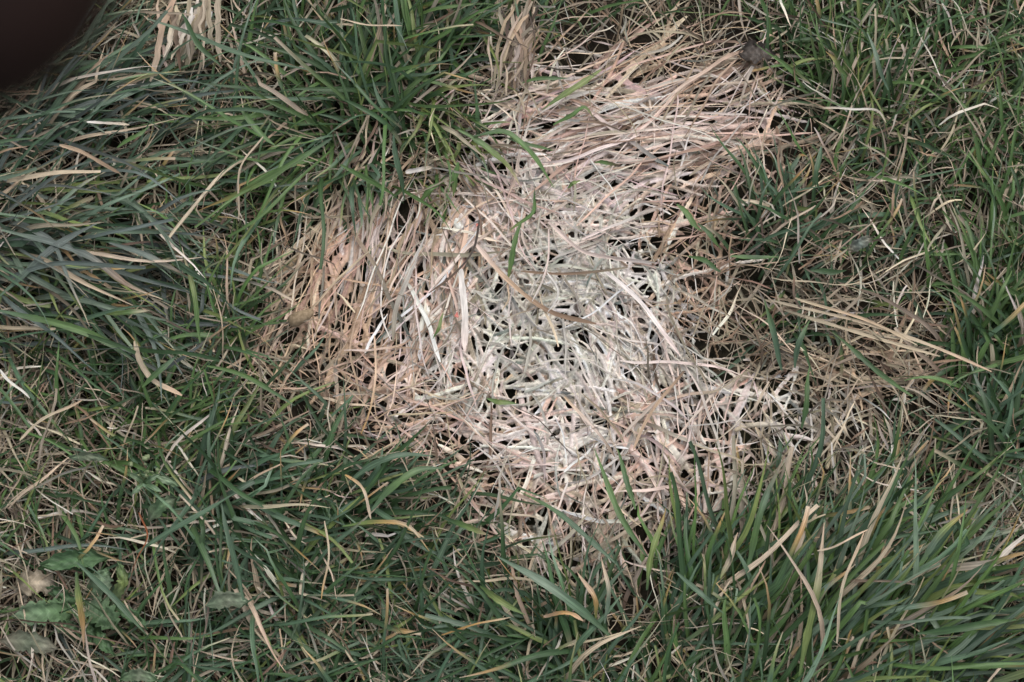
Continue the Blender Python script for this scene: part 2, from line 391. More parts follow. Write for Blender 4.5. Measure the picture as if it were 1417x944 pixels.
# ------------------------------------------------------------------ the bleached patch itself
MAT = [  # px, py, flow angle, spread, length, width, tones
 (395, 340, 65, 14, 190, 8, 'ttsn'), (470, 300, 70, 12, 210, 10, 'ttqks'), (400, 450, 60, 22, 160, 8, 'tqts'), (520, 320, 72, 12, 230, 12, 'kqktw'), (450, 400, 66, 14, 200, 9, 'ttq'),
 (600, 330, 70, 20, 210, 13, 'kqkwt'), (600, 430, 76, 18, 210, 13, 'kqkw'), (680, 285, -48, 22, 190, 12, 'kqkw'), (640, 510, 70, 35, 120, 10, 'kwc'), (560, 500, 65, 30, 160, 8, 'kqt'),
 (760, 300, -35, 50, 110, 8, 'cck'), (850, 285, 18, 35, 130, 8, 'cck'), (800, 380, 0, 90, 120, 10, 'ccw'), (720, 450, 20, 90, 110, 11, 'ccc'), (780, 510, 0, 90, 110, 11, 'ccw'),
 (860, 450, -55, 25, 150, 9, 'cwk'), (920, 500, -50, 25, 160, 9, 'kwc'), (880, 380, -30, 60, 100, 7, 'ccw'), (720, 200, 10, 30, 150, 9, 'kqwk'), (800, 180, 12, 15, 210, 12, 'kqkw'),
 (900, 140, 15, 15, 230, 10, 'kqkwt'), (950, 200, 12, 15, 210, 11, 'kqkw'), (1030, 170, 20, 22, 160, 9, 'kqkwt'), (900, 85, 30, 15, 230, 8, 'tqts'), (980, 78, 20, 15, 190, 8, 'tsk'),
 (1075, 200, 80, 50, 100, 6, 'tqnk'), (880, 245, 10, 20, 170, 8, 'kqkwc'), (980, 265, 50, 40, 120, 7, 'qktn'), (945, 335, 45, 70, 90, 6, 'ntqs'), (1000, 430, -40, 60, 100, 6, 'nqlts'),
 (1100, 485, -12, 25, 190, 7, 'lsn'), (1220, 490, -10, 25, 180, 7, 'lst'), (1050, 580, 80, 50, 110, 9, 'wksw'), (1120, 565, 60, 60, 110, 8, 'wls'), (1080, 640, 75, 40, 110, 9, 'wks'), (960, 600, 60, 50, 150, 11, 'kkqw'),
 (880, 620, -50, 50, 150, 11, 'kkqws'), (800, 620, 10, 80, 120, 11, 'wkcw'), (700, 620, 0, 50, 140, 10, 'kqkw'), (600, 590, -5, 30, 160, 8, 'kqts'), (520, 565, -10, 35, 150, 7, 'tqnk'),
 (750, 700, 70, 60, 130, 11, 'kqws'), (850, 690, -60, 60, 130, 11, 'kqs'), (650, 660, -10, 40, 110, 7, 'tqnk'), (430, 530, -15, 40, 110, 6, 'nlt'), (1000, 650, 75, 30, 120, 8, 'kqws'),
 (770, 770, 70, 60, 120, 10, 'lskw'),
]

def mat_paths(n, K, z_lo, z_hi, lf=1., wf=1., ragged=14, spread=1., region=None, straight=.35):
    px = R.uniform(330, 1310, n); py = R.uniform(40, 810, n)
    sd = patch_sd(px, py)
    ok = sd > R.normal(0, ragged, n)
    if region is not None: ok &= region(px, py)
    px, py = px[ok], py[ok]; N = len(px)
    k = pick(MAT, px, py, 5)
    g = lambda j: np.array([MAT[i][j] for i in k], float)
    ang = g(2) + R.normal(0, 1, N) * g(3) * .8 * spread + np.where(R.random(N) < .12, R.uniform(-90, 90, N), 0)
    ang = ang + np.where(R.random(N) < .5, -1, 1) * R.uniform(2, 20, N) + 180 * (R.random(N) < .5)
    L = g(4) * lf * R.uniform(.4, 1.1, N); W = g(5) * wf * np.exp(R.normal(-.55, .5, N)).clip(.2, 1.3)
    # centred on the picked point, following the ground
    az = img_angle(px, py, ang); t = np.linspace(-.5, .5, K)[None, :]
    A = az[:, None] + R.normal(0, straight, (N, 1)) * t * 2 + R.normal(0, straight, (N, 1)) * t * t * 3 + .08 * np.sin(t * 14 + R.random((N, 1)) * 6)
    st = (L * S / (K - 1))[:, None]
    d = np.stack((np.cos(A), np.sin(A)), -1) * st[..., None]
    c = at(px, py, .014)[:, None, :2]
    XY = np.cumsum(d, 1); XY = XY - XY[:, K // 2:K // 2 + 1] + c
    z = R.uniform(z_lo, z_hi, (N, 1)) + .0016 * np.sin(XY[..., 0] * 90 + 1) * np.sin(XY[..., 1] * 80) + R.normal(0, .0015, (N, 1)) * t * 2 - .010 * t * t * R.uniform(0, 1, (N, 1))
    P = np.concatenate((XY, z[..., None]), -1)
    tt = t + .5
    prof = np.clip(np.minimum(tt / .12 + .35, (1 - tt) / .3 + .12), 0, 1)
    specs = []
    for i in k:
        tn = MAT[i][6]; tn = tn + ('l' if R.random() < .25 else '') + ('n' if R.random() < .15 else ''); a = tn[R.integers(len(tn))]; b = tn[R.integers(len(tn))]; q = R.random()
        specs.append(a + b if q < .8 else (a + b + 'n' if q < .88 else ('p' + a if q < .94 else 'l' + a)))
    return P, (W * S)[:, None] * prof, specs, px, py

mat_root = empty('dead_grass_patch', at(760, 430, .004), 'large bleached patch of matted pinkish white dead grass in the lawn', 'dead grass')
MO = np.array(mat_root.location)

def blur(a, s):
    ky = np.fft.fftfreq(a.shape[0])[:, None]; kx = np.fft.rfftfreq(a.shape[1])[None, :]
    return np.fft.irfft2(np.fft.rfft2(a) * np.exp(-2 * (np.pi * s) ** 2 * (kx ** 2 + ky ** 2)), s=a.shape)

def web(name, n, z_lo, z_hi, lf, wf, spread, region, cell, sig, tau, straight):
    """strands run together into one thin felt with rounded holes: rasterised, softened, cut at a level and lifted to its own height"""
    P, Wd, specs, px, py = mat_paths(n, 24, z_lo, z_hi, lf, wf, 10, spread, region, straight)
    order = np.argsort(P[:, 12, 2]); P, Wd = P[order], Wd[order]
    col = vary(many_stops([specs[i] for i in order], 24), .17) * .95
    x0, y0 = P[..., 0].min() - .004, P[..., 1].min() - .004
    nx = int((P[..., 0].max() + .004 - x0) / cell); ny = int((P[..., 1].max() + .004 - y0) / cell)
    Zg = np.zeros((ny, nx)); Mg = np.zeros((ny, nx)); Cg = np.zeros((ny, nx, 3))
    sub = np.linspace(0, 23, 170); i0 = np.minimum(sub.astype(int), 22); f = (sub - i0)
    for i in range(len(P)):
        q = P[i, i0] * (1 - f)[:, None] + P[i, i0 + 1] * f[:, None]
        w = Wd[i, i0] * (1 - f) + Wd[i, i0 + 1] * f
        c = col[i, i0]
        T = np.gradient(q[:, :2], axis=0); T /= np.linalg.norm(T, axis=1, keepdims=True) + 1e-9
        sN = np.stack((-T[:, 1], T[:, 0]), 1)
        m = max(2, int(w.max() / cell * 1.6))
        o = np.linspace(-.5, .5, m)
        X = q[:, None, 0] + sN[:, None, 0] * w[:, None] * o; Y = q[:, None, 1] + sN[:, None, 1] * w[:, None] * o
        ix = np.clip(((X - x0) / cell).astype(int), 0, nx - 1); iy = np.clip(((Y - y0) / cell).astype(int), 0, ny - 1)
        bulge = .00045 * np.sqrt(np.clip(1 - (2 * o) ** 2, 0, 1))
        Zg[iy, ix] = q[:, 2:3] + bulge[None, :]; Mg[iy, ix] = 1
        Cg[iy, ix] = c[:, None, :] * (1 + .16 * R.normal(0, 1, m))[None, :, None]
    F_ = blur(Mg, sig); Wt = blur(Mg, .5) + 1e-4
    Z = blur(Zg * Mg, .5) / Wt
    Zs = blur(Zg * Mg, sig * 1.6) / (blur(Mg, sig * 1.6) + 1e-4)
    Z = np.where(Mg > 0, Z * .85 + Zs * .15, Zs)
    Cs = np.stack([blur(Cg[..., j] * Mg, sig * 1.2) / (blur(Mg, sig * 1.2) + 1e-4) for j in range(3)], -1)
    Cn = np.where(Mg[..., None] > 0, Cg * .85 + Cs * .15, Cs)
    gy, gx = np.gradient(F_)
    gl = np.hypot(gx, gy) + 1e-6
    off = np.clip((tau - F_) / gl, -.5, .5) * (np.abs(F_ - tau) < gl * 1.2)
    jj, ii = np.meshgrid(np.arange(nx), np.arange(ny))
    X = x0 + (jj + .5 + off * gx / gl) * cell; Y = y0 + (ii + .5 + off * gy / gl) * cell
    Z = Z - .0006 * np.clip((tau + .3 - F_) / .3, 0, 1) ** 2
    inside = F_ > tau - gl * .5
    qd = inside[:-1, :-1] & inside[1:, :-1] & inside[:-1, 1:] & inside[1:, 1:]
    a, b = np.nonzero(qd)
    idx = np.full((ny, nx), -1); used = np.zeros((ny, nx), bool)
    for da, db in ((0, 0), (1, 0), (0, 1), (1, 1)): used[a + da, b + db] = True
    idx[used] = np.arange(used.sum())
    Fq = np.stack((idx[a, b], idx[a, b + 1], idx[a + 1, b + 1], idx[a + 1, b]), 1)
    V = np.stack((X, Y, Z), -1)[used]
    o = mesh_obj(name, V, Fq, M_WEB, np.clip(Cn[used], 0, .85), None, mat_root, origin=MO)
    o['kind'] = 'stuff'
    return o

core = lambda x, y: (((x - 775) / 185) ** 2 + ((y - 440) / 215) ** 2 < R.uniform(.6, 1.2, len(x)))
web('fibre_felt', 1250, .004, .0095, .9, .28, 1.3, None, .0006, .9, .45, .35)
ring = lambda x, y: (((x - 775) / 165) ** 2 + ((y - 440) / 195) ** 2 > R.uniform(.5, 1.0, len(x)))
web('matted_ring', 1180, .0120, .0145, 1., .56, 1.25, ring, .00055, 1.35, .45, .15)
web('matted_web', 4900, .0122, .0145, .8, .36, 1.25, core, .00045, 1.4, .45, .15)

# loose strands on top: the widest ones are parts of their own, the fine ones one mass
P, Wd, specs, px, py = mat_paths(2150, 10, .0130, .0190, 1., .38, 42, 1.15, None, .25)
corein = ((px - 775) / 150) ** 2 + ((py - 450) / 170) ** 2 < 1
keep = ~corein | (R.random(len(px)) < np.where(Wd.max(1) < 4.2 * S, .5, .14))
P, Wd, specs = P[keep], Wd[keep], [s for s, kx in zip(specs, keep) if kx]
N = len(P)
col = vary(many_stops(specs, 10), .18) * .96
tw = R.normal(0, .25, (N, 1)) + R.normal(0, .5, (N, 1)) * np.linspace(-1, 1, 10)
area = Wd.max(1) * np.linalg.norm(P[:, -1] - P[:, 0], axis=1) * np.where(P[:, 5, 2] > .016, 1, .2)
big = np.argsort(-area)[:300]; rest = np.setdiff1d(np.arange(N), big)
ribbon_each('straw', P[big], Wd[big], col[big], M_STRAW, tw[big], .12, mat_root, MO)
ribbons('fine_straw', P[rest], Wd[rest], col[rest], M_STRAW, tw[rest], .12, mat_root, MO)['kind'] = 'stuff'

# ------------------------------------------------------------------ tufts: each a thing whose leaves are its parts
TUFTS = [  # px, py, radius, leaves, lean, spread, length, width, tones, label
 (520, 150, 50, 90, 80, 70, 200, 11, 'gbd', 'big green grass tuft spilling onto the upper left edge of the bleached patch'),
 (605, 165, 34, 42, -55, 45, 120, 9, 'gyd', 'low fringe of short fresh leaves drooping onto the patch below the big tuft'),
 (500, 230, 36, 40, -100, 45, 120, 9, 'gbd', 'fringe of leaves hanging down onto the tan straw at the upper left'),
 (590, 60, 45, 45, 62, 35, 190, 11, 'gb', 'upright green tuft at the top edge left of the dry brown stalks'),
 (440, 190, 50, 50, 200, 35, 220, 11, 'gbd', 'green tuft with long leaves lying to the left above the tan straw'),
 (1020, 850, 60, 60, 66, 22, 215, 12, 'bgd', 'tuft of long leaves leaning over the bottom right rim of the bleached patch'),
 (1140, 880, 65, 75, 60, 24, 225, 12, 'bge', 'densest tuft of long slanting leaves near the bottom right'),
 (1260, 890, 60, 50, 28, 22, 240, 14, 'beg', 'tuft with broad leaves lying nearly flat in the bottom right corner'),
 (1370, 480, 55, 80, 80, 60, 170, 11, 'dg', 'dark upright tuft at the middle of the right edge'),
 (1380, 610, 50, 60, 65, 70, 160, 11, 'db', 'dark tuft on the right edge below the long tan stalks'),
 (480, 695, 40, 45, 15, 25, 150, 12, 'db', 'tuft with leaves arching right over the lower left rim of the patch'),
 (770, 900, 55, 50, 125, 45, 190, 12, 'bd', 'tuft at the bottom edge leaning left below the patch'),
 (60, 180, 55, 50, 22, 16, 240, 11, 'bep', 'bluish tuft combed flat to the right below the dark fingertip'),
 (40, 340, 55, 50, -18, 16, 260, 12, 'bep', 'grey green tuft combed down to the right at the left edge'),
 (1170, 130, 50, 70, 88, 50, 130, 8, 'dg', 'fine leaved green tuft right of the small grey dead leaf'),
 (1060, 320, 35, 35, 85, 45, 120, 10, 'bd', 'small tuft at the right rim of the patch below its pointed corner'),
 (310, 470, 45, 45, 80, 60, 150, 9, 'dg', 'tuft between the left rim of the patch and the pale curled leaf'),
 (400, 820, 55, 55, 40, 80, 170, 11, 'db', 'dark spreading tuft right of the toothed leafy weed'),
 (300, 690, 50, 45, 5, 60, 180, 11, 'db', 'dark tuft above the pale green dull leaf at lower left'),
]
def make_tuft(cx, cy, rad, n, lean, spread, ln, wd, tones, label):
    loc = at(cx, cy, .004)
    root = empty('grass_tuft', loc, label, 'grass tuft', 'grass tufts round the patch')
    px = cx + R.normal(0, rad * .6, n); py = cy + R.normal(0, rad * .6, n)
    ang = lean + R.normal(0, .8, n) * (spread + 8)
    e0 = R.uniform(35, 72, n); e1 = R.uniform(-40, 10, n)
    P, Wd = grow(px, py, ang, ln * R.uniform(.5, 1.1, n), wd * R.uniform(.35, .8, n), e0, e1, 12, curl=.4, z0=R.uniform(.002, .012, n), zmax=.062)
    dead = R.random(n) < .14
    col = vary(many_stops(lawn_specs([tones] * n, dead), 12))
    tw = R.normal(0, .45, (n, 1)) + R.normal(0, .7, (n, 1)) * np.linspace(0, 1, 12)
    ribbon_each('leaf', P, Wd, col, M_GREEN, tw, .22, root, loc)
for a in TUFTS: make_tuft(*a)

# ------------------------------------------------------------------ single leaves and stalks that stand out
def smooth_path(pts, K):
    pts = np.array(pts, float)
    t = np.concatenate(([0], np.linalg.norm(np.diff(pts[:, :2], axis=0), axis=1).cumsum())); t /= t[-1]
    m = np.gradient(pts, t, axis=0) if len(pts) > 2 else np.repeat((pts[1:] - pts[:1]), 2, 0)
    s = np.linspace(0, 1, K); i = np.clip(np.searchsorted(t, s, 'right') - 1, 0, len(t) - 2)
    h = (t[i + 1] - t[i])[:, None]; u = ((s - t[i]) / (t[i + 1] - t[i]))[:, None]
    return ((2*u**3 - 3*u**2 + 1) * pts[i] + (u**3 - 2*u**2 + u) * h * m[i] + (-2*u**3 + 3*u**2) * pts[i + 1] + (u**3 - u**2) * h * m[i + 1])

def single(kind, pts, w, spec, zs, label, cat='grass leaf', ends=(.3, .10), group=None, fold=.2):
    """pts run from the base to the tip in photo pixels; zs heights in mm at base, middle, tip"""
    K = 18
    q = smooth_path(pts, K); t = np.linspace(0, 1, K)
    q += np.stack((np.sin(t * 7 + R.random() * 6), np.sin(t * 6 + R.random() * 6)), 1) * 1.2
    z = np.interp(t, (0, .5, 1), zs) / 1000
    z = np.convolve(np.pad(z, 2, 'edge'), np.ones(5) / 5, 'valid')
    P = at(q[:, 0], q[:, 1], z)
    prof = np.clip(np.minimum(ends[0] + t * 2.5, ends[1] + (1 - t) * 2.6), 0, 1) if kind == 'grass_leaf' else np.clip(np.minimum(.5 + t * 6, .3 + (1 - t) * 6), 0, 1)
    prof = prof * (1 + .08 * R.normal(0, 1, K)) * (1 + .06 * np.sin(t * 23 + R.random() * 6))
    col = vary(stops(spec, K)[None], .07)
    tw = (R.normal(0, .2) + R.normal(0, .35) * t)[None]
    org = P[0]
    mat = M_STRAW if all(c in 'stwknlcaorq' for c in spec) else M_GREEN
    o = ribbons(kind, P[None], (w * (.8 if kind == 'grass_leaf' else .62) * S * prof)[None], col, mat, tw, fold, None, org)
    return tag(o, label, cat, group)

B, ST = 'grass_leaf', 'dry_stalk'
ON, HI = (22, 25, 22), (34, 46, 40)          # lying on the patch / on top of the lawn
SINGLES = [
 (B, [(833, 95), (792, 124), (751, 151)], 11, 'yyg', (24, 27, 24), 'bright yellow green leaf lying slantwise across the top of the bleached patch'),
 (B, [(721, 117), (748, 108), (789, 109)], 7, 'gd', ON, 'short dark arched leaf at the top of the patch beside the dry stalk bundle'),
 (B, [(765, 174), (792, 159), (806, 147), (824, 169)], 9, 'gggn', (20, 27, 20), 'bent green leaf with a kink among the pink straw'),
 (B, [(633, 180), (673, 203), (704, 230), (719, 258)], 11, 'ggys', (34, 32, 22), 'green leaf drooping onto the patch from the big tuft, thin brown tip'),
 (B, [(655, 187), (700, 183), (731, 207), (765, 258)], 11, 'dgg', (34, 34, 23), 'longest green leaf drooping onto the patch from the big tuft'),
 (B, [(700, 192), (733, 199), (765, 210)], 7, 'dg', (30, 28, 22), 'slim green leaf pointing right over pink straw'),
 (B, [(633, 224), (630, 248), (626, 272)], 11, 'ggy', (28, 25, 20), 'short upright green leaf below the big tuft'),
 (B, [(580, 281), (595, 262), (614, 250)], 10, 'gg', (20, 26, 22), 'short curved fresh leaf at the top left rim of the patch'),
 (B, [(545, 186), (551, 234), (561, 277)], 10, 'bbd', (34, 32, 22), 'long blue green leaf hanging down from the tuft over tan straw'),
 (B, [(707, 319), (738, 291), (741, 261)], 8, 'yggd', (22, 26, 20), 'curved green leaf at the top of the pale centre'),
 (B, [(785, 260), (802, 248)], 7, 'gy', ON, 'tiny green leaf scrap on the pale straw right of the curved leaf'),
 (B, [(822, 224), (840, 226), (857, 227)], 7, 'ggn', ON, 'tiny green leaf scrap with brown end in the pink straw'),
 (B, [(470, 227), (508, 248), (548, 272)], 9, 'gg', (34, 32, 24), 'green leaf slanting down onto the tan straw at upper left'),
 (ST, [(470, 27), (515, 34), (555, 37)], 4, 'ss', (52, 54, 52), 'thin straw coloured stalk lying across the top tuft'),
 (ST, [(562, 240), (578, 234), (598, 233)], 10, 'wws', (24, 28, 24), 'curled whitish dry leaf piece below the big tuft'),
 (B, [(722, 308), (708, 351), (704, 390)], 10, 'gggy', (26, 27, 22), 'fresh green leaf hanging straight down into the pale centre'),
 (ST, [(704, 388), (703, 412), (696, 432)], 4, 'ts', (23, 23, 21), 'short tan stalk continuing below the hanging green leaf'),
 (B, [(614, 434), (600, 470)], 6, 'yg', ON, 'small green leaf scrap on the left half of the patch'),
 (B, [(673, 552), (714, 560)], 9, 'gyg', ON, 'small green leaf scrap below the pale centre'),
 (ST, [(721, 374), (782, 380), (870, 369)], 6, 'nnl', (24, 26, 24), 'brown stalk lying level across the pale centre', 'stalk'),
 (ST, [(655, 335), (707, 391), (758, 429), (826, 449)], 10, 'ktnn', (23, 25, 23), 'tan stalk turning brown that slants down across the pale centre', 'stalk'),
 (ST, [(662, 306), (655, 347), (623, 383), (592, 407)], 5, 'aan', (24, 27, 24), 'dark brown bent twig left of the pale centre', 'stalk'),
 (ST, [(758, 308), (805, 347), (850, 356), (904, 364)], 9, 'kkkw', (22, 24, 22), 'pink straw curving over the upper right of the pale centre', 'straw'),
 (ST, [(836, 374), (884, 415), (941, 493)], 11, 'wwk', (21, 24, 21), 'broad white straw slanting down at the right of the pale centre', 'straw'),
 (ST, [(639, 372), (642, 430), (644, 486)], 15, 'wwk', (21, 23, 21), 'widest whitish straw standing upright left of the pale centre', 'straw'),
 (ST, [(758, 318), (757, 372), (735, 418)], 4, 'kkw', (25, 27, 25), 'thin forked pale stalk crossing the level brown stalk', 'stalk'),
 (ST, [(756, 378), (773, 400), (758, 432)], 4, 'ww', (26, 27, 24), 'thin white kinked stalk under the level brown stalk', 'stalk'),
 (ST, [(517, 463), (521, 520), (511, 568), (499, 600)], 5, 'tto', (22, 26, 26), 'orange stalk running down the lower left of the patch', 'stalk'),
 (ST, [(948, 513), (907, 561), (877, 622)], 7, 'ntt', (22, 26, 22), 'long tan brown stalk slanting at the lower right of the patch', 'stalk'),
 (ST, [(780, 548), (820, 590), (850, 632)], 7, 'tkn', (22, 25, 22), 'tan stalk slanting down right in the lower half of the patch', 'stalk'),
 (B, [(966, 310), (984, 326), (999, 347)], 8, 'dg', (30, 30, 24), 'dark green leaf at the right rim slanting down right'),
 (B, [(998, 375), (975, 362), (952, 353)], 9, 'dg', (28, 30, 26), 'green leaf reaching left over the dry right rim'),
 (B, [(1012, 356), (1045, 355), (1079, 357)], 9, 'gdg', (32, 34, 32), 'level green leaf above the dry right rim'),
 (B, [(1083, 513), (1070, 462), (1059, 415)], 10, 'bbg', (28, 36, 34), 'blue green upright leaf in the dry grass right of the patch'),
 (B, [(1101, 508), (1104, 478), (1122, 442)], 9, 'bbg', (28, 36, 34), 'curved blue green leaf beside the upright one right of the patch'),
 (B, [(1262, 548), (1195, 498), (1151, 459)], 9, 'gdg', (28, 36, 32), 'long dark green leaf slanting across the dry grass on the right'),
 (B, [(1123, 374), (1147, 377), (1172, 373)], 10, 'dd', (34, 36, 34), 'short dark level leaf under the grey leaf scrap on the right'),
 (B, [(1110, 594), (1116, 550), (1121, 507)], 9, 'dg', (26, 32, 32), 'green leaf standing in the dry grass at the right end of the patch'),
 (ST, [(1066, 415), (1195, 446), (1290, 480), (1371, 514)], 7, 'lsst', (28, 36, 40), 'longest pale stalk lying toward the right edge', 'stalk'),
 (ST, [(1085, 428), (1190, 462), (1300, 492)], 7, 'lss', (27, 33, 36), 'pale stalk lying just below the longest pale stalk', 'stalk'),
 (ST, [(1100, 412), (1180, 436), (1270, 478)], 6, 'sts', (30, 36, 38), 'pale stalk lying just above the longest pale stalk', 'stalk'),
 (B, [(937, 283), (955, 302), (972, 321)], 10, 'gg', ON, 'green leaf tip on pink straw at the upper right rim'),
 (B, [(843, 880), (809, 848), (758, 809), (687, 770)], 15, 'dbeb', HI, 'broad blue green leaf slanting up left below the patch'),
 (B, [(855, 782), (812, 743), (772, 709), (717, 680)], 9, 'bbg', (38, 38, 26), 'slender green leaf reaching up left onto the bottom of the patch'),
 (B, [(896, 772), (853, 702), (823, 622)], 10, 'dgg', (36, 38, 28), 'long leaf rising to the left onto the bottom of the patch'),
 (B, [(878, 706), (868, 664), (853, 622)], 9, 'gdg', (32, 34, 28), 'leaf rising into the straw right of the long rising leaf'),
 (B, [(894, 816), (902, 770), (921, 703)], 9, 'dyyo', (34, 42, 40), 'olive leaf with an orange tip standing at the bottom of the patch'),
 (B, [(663, 810), (692, 832), (726, 850)], 10, 'gyg', HI, 'bright green leaf slanting down right below the patch'),
 (B, [(616, 719), (645, 728), (678, 741)], 9, 'bgyt', HI, 'leaf with a tan tip pointing right at the lower left rim'),
 (B, [(484, 668), (515, 642), (545, 631), (600, 632)], 11, 'bbb', (36, 44, 36), 'uppermost leaf arching right at the lower left rim'),
 (B, [(514, 706), (545, 672), (575, 652), (616, 648)], 11, 'bgb', (38, 44, 36), 'second leaf arching right at the lower left rim'),
 (B, [(473, 729), (521, 721), (562, 726), (593, 764)], 8, 'gyoso', HI, 'leaf turning orange and bending down at the lower left'),
 (ST, [(477, 658), (504, 678), (512, 719)], 6, 'oss', HI, 'kinked tan dry leaf left of the arching leaves', 'dry leaf'),
 (ST, [(751, 852), (789, 850), (807, 858)], 8, 'tot', HI, 'orange tan dry leaf curving over the broad blue green leaf', 'dry leaf'),
 (B, [(826, 857), (822, 826), (799, 792)], 8, 'yott', HI, 'tan orange dry leaf standing right of the broad blue green leaf'),
 (B, [(838, 862), (841, 814), (833, 770)], 7, 'eest', HI, 'pale leaf with a dry tip right of the tan orange dry leaf'),
 (ST, [(612, 878), (660, 864), (707, 853)], 4, 'oos', HI, 'thin yellowish stalk lying level at the bottom', 'stalk'),
 (B, [(1106, 944), (1117, 882), (1130, 814), (1142, 722)], 11, 'gyyst', (32, 48, 50), 'long upright leaf fading from green to tan at lower right'),
 (B, [(998, 802), (1010, 770), (1022, 738)], 9, 'ysst', (34, 40, 40), 'golden dry leaf between the slanting green leaves'),
 (B, [(1269, 783), (1306, 736), (1338, 704)], 10, 'geyo', (36, 48, 50), 'slanting leaf with a golden tip near the right edge'),
 (ST, [(1157, 889), (1170, 800), (1195, 736)], 6, 'sst', (36, 52, 50), 'pale upright stalk among the slanting leaves', 'stalk'),
 (ST, [(1130, 762), (1165, 752), (1200, 733)], 4, 'st', (50, 54, 50), 'thin stalk bridging the slanting leaves at lower right', 'stalk'),
 (B, [(1269, 876), (1340, 868), (1412, 857)], 12, 'ddg', (42, 52, 48), 'dark green leaf lying level in the bottom right corner'),
 (B, [(937, 793), (968, 820), (1003, 850)], 9, 'bb', (40, 48, 40), 'green leaf crossing the slanting leaves downward'),
 (B, [(1160, 770), (1218, 702), (1262, 622)], 12, 'bbg', (30, 46, 48), 'broad slanting leaf reaching highest at lower right'),
 (B, [(1030, 800), (1050, 720), (1085, 630)], 11, 'bgbn', (30, 44, 40), 'slanting leaf with a brown tip crossing the bottom right rim'),
 (B, [(3, 317), (75, 337), (119, 354), (180, 395), (226, 413)], 12, 'eppns', (40, 46, 36), 'long worn grey leaf with a split pale tip at the left'),
 (B, [(0, 410), (68, 347), (138, 308)], 13, 'bpp', (38, 44, 44), 'broad blue grey leaf rising right across the worn leaf'),
 (B, [(150, 335), (210, 357), (260, 382)], 11, 'ppn', (40, 42, 36), 'purple grey leaf slanting toward the left rim of the patch'),
 (B, [(0, 429), (85, 449), (146, 473), (192, 502)], 13, 'bggb', (44, 46, 38), 'broad green leaf slanting down right at the left edge'),
 (ST, [(188, 472), (194, 500), (205, 520), (253, 548)], 11, 'slst', (42, 44, 40), 'pale curled dry leaf hanging at left of the patch', 'dry leaf'),
 (ST, [(0, 512), (20, 533), (42, 552)], 6, 'ww', (48, 48, 46), 'white dry leaf strip at the left edge', 'dry leaf'),
 (B, [(197, 535), (220, 514), (246, 491)], 9, 'gb', (44, 50, 48), 'green leaf crossing the pale curled leaf'),
 (B, [(278, 475), (268, 408), (253, 342)], 8, 'ggys', (32, 42, 40), 'tall leaf with a dry tip left of the tan straw'),
 (B, [(146, 433), (178, 433), (208, 429)], 9, 'ygs', (44, 46, 44), 'yellow green level leaf above the pale curled leaf'),
 (B, [(285, 507), (339, 520), (408, 562)], 8, 'ggb', (36, 36, 28), 'green leaf running down along the lower left of the patch'),
 (ST, [(27, 609), (64, 578), (114, 553)], 6, 'sst', (46, 48, 46), 'straw coloured bent leaf near the left edge', 'dry leaf'),
 (B, [(458, 192), (407, 224), (339, 264), (275, 292)], 11, 'bggyo', (46, 46, 40), 'long green leaf with golden tip pointing left above the patch'),
 (B, [(203, 27), (258, 44), (339, 75), (442, 102)], 9, 'ebbb', (46, 50, 46), 'long blue green leaf slanting right near the top left'),
 (B, [(251, 20), (278, 64), (306, 93)], 9, 'dd', (50, 50, 44), 'dark leaf crossing the long blue green leaf'),
 (B, [(332, 149), (366, 190), (384, 204)], 10, 'gg', (44, 46, 42), 'bright green leaf slanting down above the golden tipped leaf'),
 (ST, [(81, 200), (120, 214), (165, 239)], 8, 'tn', (46, 48, 44), 'tan brown dry leaf lying on the combed grass at left', 'dry leaf'),
 (B, [(163, 204), (185, 190), (208, 174)], 7, 'gg', (46, 50, 48), 'small fresh green leaf on the combed grass at left'),
 (ST, [(363, 188), (338, 222), (329, 305)], 5, 'ss', (48, 48, 42), 'thin straw stalk bending down above the tan straw', 'stalk'),
 (ST, [(119, 170), (148, 169), (178, 174)], 6, 'ws', (48, 50, 48), 'pale dry leaf lying level under the fingertip', 'dry leaf'),
 (B, [(1229, 126), (1216, 88), (1200, 46)], 8, 'be', (34, 46, 44), 'blue green leaf standing in the fine grass at upper right'),
 (ST, [(1137, 150), (1180, 151), (1215, 153), (1225, 170)], 5, 'sws', (44, 46, 44), 'thin bent whitish stalk at upper right', 'stalk'),
 (B, [(1172, 105), (1158, 88), (1143, 70)], 7, 'gyo', (36, 44, 42), 'leaf with an orange tip in the fine grass at upper right'),
 (B, [(1137, 203), (1130, 236), (1133, 262)], 9, 'bd', (36, 40, 34), 'dark bluish leaf hanging right of the pointed corner of the patch'),
 (ST, [(193, 708), (203, 742), (190, 775), (179, 806)], 4, 'rrn', (52, 54, 50), 'reddish brown dry stem lying over the leaves beside the toothed weed', 'dry stem'),
 (B, [(105, 790), (110, 830), (116, 897)], 11, 'dyot', (48, 48, 38), 'green leaf with long tan tip hanging over the toothed weed'),
 (B, [(108, 780), (150, 820), (205, 880)], 9, 'bbd', (46, 48, 42), 'blue green leaf slanting across the toothed weed'),
 (B, [(190, 765), (260, 720), (330, 680)], 10, 'bbb', (50, 54, 50), 'long straight leaf rising right from the reddish stem'),
 (B, [(338, 832), (320, 760), (306, 690)], 10, 'bbe', (46, 54, 50), 'tall pale blue green leaf left of the bottom centre'),
 (ST, [(450, 722), (454, 770), (445, 830)], 4, 'sso', (52, 54, 50), 'thin pale stalk standing at lower left of centre', 'stalk'),
]
for a in SINGLES:
    single(a[0], a[1], a[2], a[3], a[4], a[5], a[6] if len(a) > 6 else ('grass leaf' if a[0] == B else 'dry leaf'))

